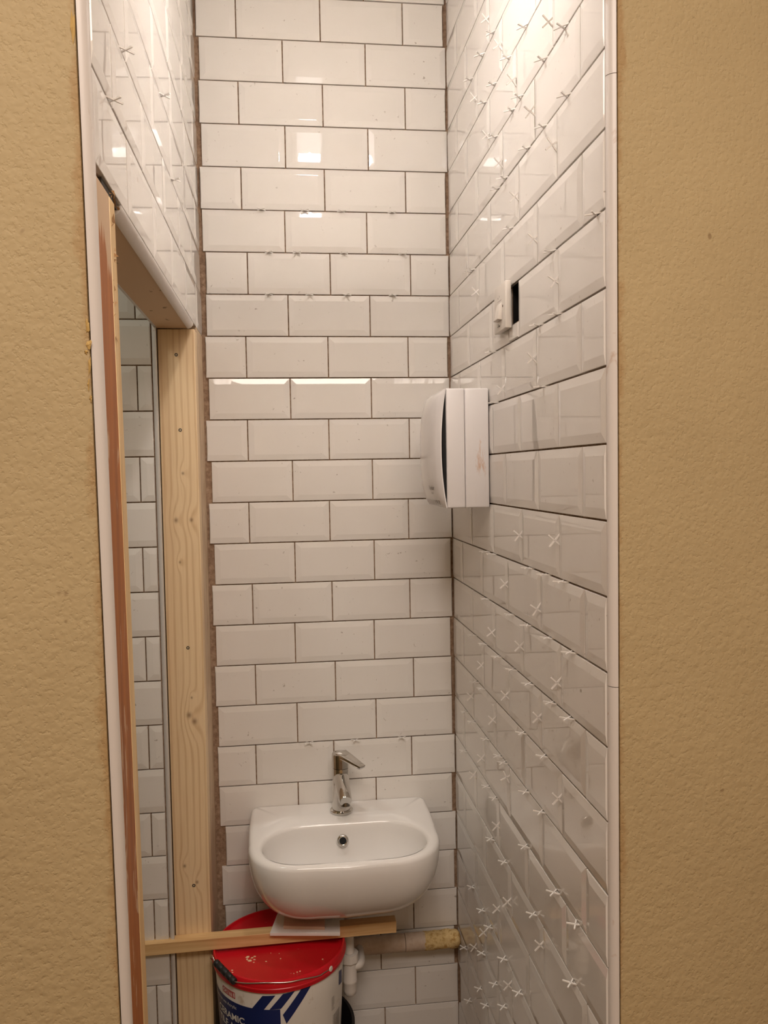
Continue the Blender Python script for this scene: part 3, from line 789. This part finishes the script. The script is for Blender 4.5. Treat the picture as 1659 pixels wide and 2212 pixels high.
# bowed cover
V, F = [], []; NY, NZ = 24, 36
def cov(u, v, inset=0.0):
    # u across (near to far), v up
    y = dy0+.0003+(dy1-dy0-.0006)*u; z = dz0+.001+(dz1-dz0-.002)*v
    s = 2*v-1; E = max(0.0, 1-abs(s)**5)**.5
    E2 = max(0.0, 1-abs(s)**2.2)
    B = .0185*max(0.0, 1-abs(2*u-1)**3.0)**.6
    x = -.0945-.0105*E2-B*E
    return Vector((x+inset, y, z))
for sgn, ins in ((0, 0.0), (1, .0022)):
    for j in range(NZ+1):
        for i in range(NY+1):
            p = cov(i/NY, j/NZ, ins)
            if sgn: p.y = dy0+.002+(dy1-dy0-.004)*i/NY if 0 < i < NY else p.y; 
            V.append(p)
S = (NY+1)*(NZ+1)
for j in range(NZ):
    for i in range(NY):
        k = j*(NY+1)+i; F.append((k, k+NY+1, k+NY+2, k+1)); F.append((S+k, S+k+1, S+k+NY+2, S+k+NY+1))
for j in range(NZ):
    for i in (0, NY): k = j*(NY+1)+i; F.append((k, k+NY+1, S+k+NY+1, S+k))
for i in range(NY):
    for j in (0, NZ): k = j*(NY+1)+i; F.append((k, k+1, S+k+1, S+k))
cover = autosmooth(obj('bowed_cover', V, F, DW, dr), 40)
def cover_x(y, z):
    u = (y-dy0)/(dy1-dy0); v = (z-dz0)/(dz1-dz0); return cov(u, v).x
V, F = [], []
for i in range(9):
    y = -.385+.014*i; z = dz0+.010
    x = cover_x(y, z)-.0004
    b = len(V); V += [(x, y, z-.004), (x, y+.004, z-.004), (cover_x(y+.007, z+.006)-.0004, y+.008, z+.006), (cover_x(y+.003, z+.006)-.0004, y+.004, z+.006)]; F.append((b, b+1, b+2, b+3))
obj('outlet_slots', V, F, GT, cover, kind='stuff')
def text_cover(s, size, y0, z0):
    cu = bpy.data.curves.new('logo_curve', 'FONT'); cu.body = s; cu.size = size; cu.resolution_u = 3
    to = bpy.data.objects.new('tmp', cu); COL.objects.link(to)
    me = bpy.data.meshes.new_from_object(to.evaluated_get(bpy.context.evaluated_depsgraph_get()))
    V = [(cover_x(y0-v.co.x, z0+v.co.y)-.0006, y0-v.co.x, z0+v.co.y) for v in me.vertices]; F = [tuple(p.vertices) for p in me.polygons]
    bpy.data.objects.remove(to); return obj('logo_text', V, F, GT, cover)
text_cover('Xpelair', .013, -.335, dz0+.038)
text_cover('heater', .007, -.345, dz0+.029)

# ------------------------------------------------------------------ isolator switch
SWM = plain('white_switch_plastic', (0.74, 0.69, 0.63, 1), 0.35)
sy0, sy1, sz0, sz1 = -.581, -.500, 1.7555, 1.8415
sw = empty('isolator_switch', (-.012, (sy0+sy1)/2, sz0), 'small white square rocker switch on the right wall above the hand dryer', 'switch')
rbox('back_box', -.0155, -.0040, sy0, sy1, sz0, sz1, .0018, SWM, sw)
pc = Vector((-.0157, -.541, 1.789))
V = [(-.0156, -.557, 1.7745), (-.0156, -.523, 1.7745), (-.0156, -.523, 1.807), (-.0156, -.557, 1.807), (-.0240, -.5555, 1.776), (-.0240, -.5245, 1.776), (-.0170, -.5245, 1.806), (-.0170, -.5555, 1.806)]
bevel(obj('rocker', V, [(0, 3, 2, 1), (4, 5, 6, 7), (0, 1, 5, 4), (1, 2, 6, 5), (2, 3, 7, 6), (3, 0, 4, 7)], SWM, sw), .0007, 2)
V, F = [], []
for (y, z, a_, b_) in [(-.530, 1.8165, .002, .0035), (-.540, 1.818, .0012, .004), (-.546, 1.8145, .0005, .0005), (-.530, 1.7675, .002, .0035), (-.527, 1.7640, .003, .003), (-.5375, 1.7640, .009, .003), (-.540, 1.8115, .028, .0006)]:
    b = len(V); V += [(-.01575, y-a_/2, z), (-.01575, y+a_/2, z), (-.01575, y+a_/2, z+b_), (-.01575, y-a_/2, z+b_)]; F.append((b, b+1, b+2, b+3))
for y in (-.519, -.5625): V2, F2 = lathe([(.0022, 0), (.0022, .0004)], 10, (-1, 0, 0), (-.0155, y, 1.7985)); b = len(V); V += V2; F += [tuple(i+b for i in f) for f in F2]
obj('printed_marks', V, F, plain('dark_switch_marks', lin(92, 76, 60), .6), sw, kind='stuff')

# ------------------------------------------------------------------ tile spacers
SPM = NT('white_spacer_plastic', 0.4, (0.80, 0.77, 0.73, 1)).m
def spacer_me():
    V, F = [], []
    a, w2, h2 = .0132, .00110, .0009
    for ang in (45, 135):
        c, s = math.cos(math.radians(ang)), math.sin(math.radians(ang)); b = len(V)
        for z in (-h2, h2):
            for (u, v) in ((-a, -w2), (a, -w2), (a, w2), (-a, w2)): V.append((u*c-v*s, u*s+v*c, z))
        F += [tuple(b+i for i in f) for f in ((3, 2, 1, 0), (4, 5, 6, 7), (0, 1, 5, 4), (1, 2, 6, 5), (2, 3, 7, 6), (3, 0, 4, 7))]
    me = bpy.data.meshes.new('tile_spacer'); me.from_pydata(V, [], F); me.materials.append(SPM); return me
SPME = spacer_me()
ORD = ['first', 'second', 'third', 'fourth', 'fifth', 'sixth', 'seventh', 'eighth', 'ninth', 'tenth', 'eleventh', 'twelfth', 'thirteenth', 'fourteenth', 'fifteenth']
def spacer(loc, rot, label, group):
    o = bpy.data.objects.new('tile_spacer', SPME); COL.objects.link(o); o.location = loc; o.rotation_euler = rot; tag(o, label, 'tile spacer', group)
RH = [(1132.7,61),(1217,65),(1062,73.5),(1040,128),(1096.7,129),(1173,136),(1066,188.6),(1123,213.5),(1223,213.5),(1015,183),(1105,240),(1173,283),(1045,236),(1069,308),(1138,331),(1090,385),(1073,424),(1102,507.5),(1189.6,557),(1286.6,473),(1020,596),
 (1204,689),(1164,716),(1064,770),(1069,878.5),(1171,848),(1016,595),
 (1051,1200),(1064,1205),(1142,1237),(1178.5,1250),(1217,1268),(1049.5,1297),(1103.6,1336),(1141,1356.6),(1184,1384),(1234,1417.6),(1023,1381.5),(1045,1408),(1077,1430),(1109,1449.5),(1145,1485.5),(1192,1519),(1231,1555),(1029,1477),(1042.6,1505),(1006.5,1542),(1023,1567),(1051,1598),(1130,1591),(1176,1643.6),(1078.6,1635),(1004,1621),
 (1053.7,1714),(1070,1736),(1090,1691.6),(1137,1715),(1170,1758),(1062,1804),(1090,1854),(1137,1840),(1200.7,1916),(1153.5,1966),(1042.6,1960.6),(1059,1994),(1245,1987),(1090,2060),(1042.6,2055),(1236.7,2121),(1070,2113),(1123,2131),(1090,2157.5),(1073,2174),(1004,2080),(1037,2130),(1015,2170),(1051,2199),(1020,1902)]
RVs = [(1044,58),(1077,103),(1191,43),(1113,169),(1153.5,236),(1202,308),(1026,211),(1085.6,347),(1120,419),(1159,513),(1054,291),(1201,607),(1033,628),(1156,773),(1088,847),(1126,1157),(1206,1168),
 (1097,1263.7),(1162,1315),(1060.6,1362),(1124,1394),(1206,1474),(1040,1435.6),(1091,1498),(1017.6,1502),(1164.6,1549),(1067.6,1555),(1040,1632.5),(1098,1677),(1026,1674),(1067.6,1772),(1106,1960.6),(1078.6,1969),(1051,2021.6),(1028.7,2052),(1173,2049),(1101,2127),(1209,1725)]
def onx(px, py_, x):
    d = FW*FPX+RR*(px-829.5)-UU*(py_-1106); return CAM+d*((x-CAM.x)/d.x)
def ony(px, py_, y):
    d = FW*FPX+RR*(px-829.5)-UU*(py_-1106); return CAM+d*((y-CAM.y)/d.y)
lev = {}; upr = {}
for px, py_ in RH:
    p = onx(px, py_, -.004); k = round((ZT-p.z)/P)
    if p.y > -.012: p.y = -.012
    if -.58 < p.y < -.49 and k == 8: continue
    lst = lev.setdefault(k, [])
    if any(abs(q-p.y) < .012 for q in lst): continue
    lst.append(p.y)
for px, py_ in RVs:
    p = onx(px, py_, -.004); k = math.floor((ZT-p.z)/P)+1
    js = [-v for v in RSPEC.get(k, rj(k))]
    y = min(js, key=lambda v: abs(v-p.y)); z = min(max(p.z, J(k)+.02), J(k-1)-.02)
    if abs(y-p.y) > .09: continue
    lst = upr.setdefault(k, [])
    if any(abs(q[0]-y) < .012 for q in lst): continue
    lst.append((y, z))
GRP = 'white cross spacers left in the right wall tile joints'
def level_phrase(k):
    if k >= 13: return '%s level joint below hand dryer' % ORD[k-13]
    if k <= 7: return '%s level joint above light switch' % ORD[7-k]
    return {8: 'level joint behind light switch', 9: 'level joint just under light switch', 10: 'level joint at upper dryer edge', 11: 'level joint behind hand dryer', 12: 'level joint under hand dryer'}[k]
def row_phrase(k):
    if k >= 14: return '%s tile row below hand dryer' % ORD[k-14]
    if k <= 7: return '%s tile row above light switch' % ORD[7-k]
    return {8: 'tile row meeting switch top', 9: 'tile row holding light switch', 10: 'tile row above hand dryer', 11: 'tile row beside upper dryer', 12: 'tile row beside lower dryer', 13: 'tile row touching dryer bottom'}[k]
random.seed(9)
def orderw(i, n): return 'the only one' if n == 1 else '%s from corner' % ORD[i]
for k, ys in sorted(lev.items()):
    ys.sort(reverse=True)
    for i, y in enumerate(ys):
        spacer((-.0052-random.uniform(0, .0025), y, J(k)), (0, 0, random.gauss(0, .12)), 'white cross spacer, right wall, %s, %s' % (level_phrase(k), orderw(i, len(ys))), GRP)
for k, ys in sorted(upr.items()):
    ys.sort(reverse=True)
    for i, (y, z) in enumerate(ys):
        spacer((-.0052-random.uniform(0, .0025), y, z), (math.pi/2, random.gauss(0, .12), 0), 'white cross spacer, right wall upright joint, %s, %s' % (row_phrase(k), orderw(i, len(ys))), GRP)
BH = [(5, [(564.6,458),(658.6,459.7),(738,465),(846.7,468.7)], 'highest spacer row on back wall'), (6, [(581,552),(642,555.5),(743.6,557),(870,559)], 'middle of upper spacer rows on back wall'), (7, [(581,644),(669.5,646),(749,647.8),(850,649.6)], 'lowest of upper spacer rows on back wall')]
for k, ps, ph in BH:
    for i, (px, py_) in enumerate(ps):
        spacer((ony(px, py_, -.003).x, -.0062-random.uniform(0, .001), J(k)), (0, 0, random.gauss(0, .1)), 'white cross spacer, %s, %s from left' % (ph, ORD[i]), 'white cross spacers in the back wall joints')
for (px, py_), lb in zip([(668, 1610), (768, 1608), (868, 1602)], ['left of the chrome tap', 'just right of the chrome tap', 'furthest right of the chrome tap']):
    spacer((ony(px, py_, -.003).x, -.0062, J(18)), (0, 0, random.gauss(0, .1)), 'white cross spacer in the back wall joint above basin, %s' % lb, 'white cross spacers in the back wall joints')
for (k, y), lb in zip([(7, -1.045), (6, -.955), (6, -.49), (5, -.60)], ['lowest, nearest the white quadrant trim', 'second lowest, nearest the front', 'near the back corner above doorway', 'topmost and deeper in']):
    spacer((-W+.0062, y, J(k)), (0, 0, random.gauss(0, .1)), 'white cross spacer on left wall above doorway, %s' % lb, 'white cross spacers in the left wall joints')

# ------------------------------------------------------------------ lamp (out of frame, seen in the glaze)
lamp = empty('pendant_lamp', (BULB.x, BULB.y, CZ), 'white pendant lamp hanging from the cubicle ceiling', 'lamp')
def emis(name, col, st):
    t = NT(name, 0.5, (0.9, 0.9, 0.9, 1)); t.b.inputs['Emission Color'].default_value = (*col, 1); t.b.inputs['Emission Strength'].default_value = st; return t.m
obj('bulb', *lathe([(.004, -.042), (.024, -.036), (.036, -.020), (.040, 0), (.036, .018), (.022, .036), (.014, .048)], 24, (0, 0, 1), BULB), emis('lit_bulb', BULB_COL, BULB_STRENGTH), lamp, smooth=True)
obj('shade', *lathe([(.052, -.012), (.058, .0), (.058, .080), (.050, .090), (.014, .090), (.014, .088), (.049, .088), (.056, .079), (.056, .001), (.051, -.010)], 4, (0, 0, 1), BULB, False), emis('lit_opal_shade', BULB_COL, 3.0), lamp)
obj('cord', *lathe([(.003, .088), (.003, CZ-BULB.z)], 10, (0, 0, 1), BULB), SPM, lamp)
obj('ceiling_rose', *lathe([(.04, CZ-BULB.z-.02), (.045, CZ-BULB.z)], 24, (0, 0, 1), BULB), SPM, lamp)
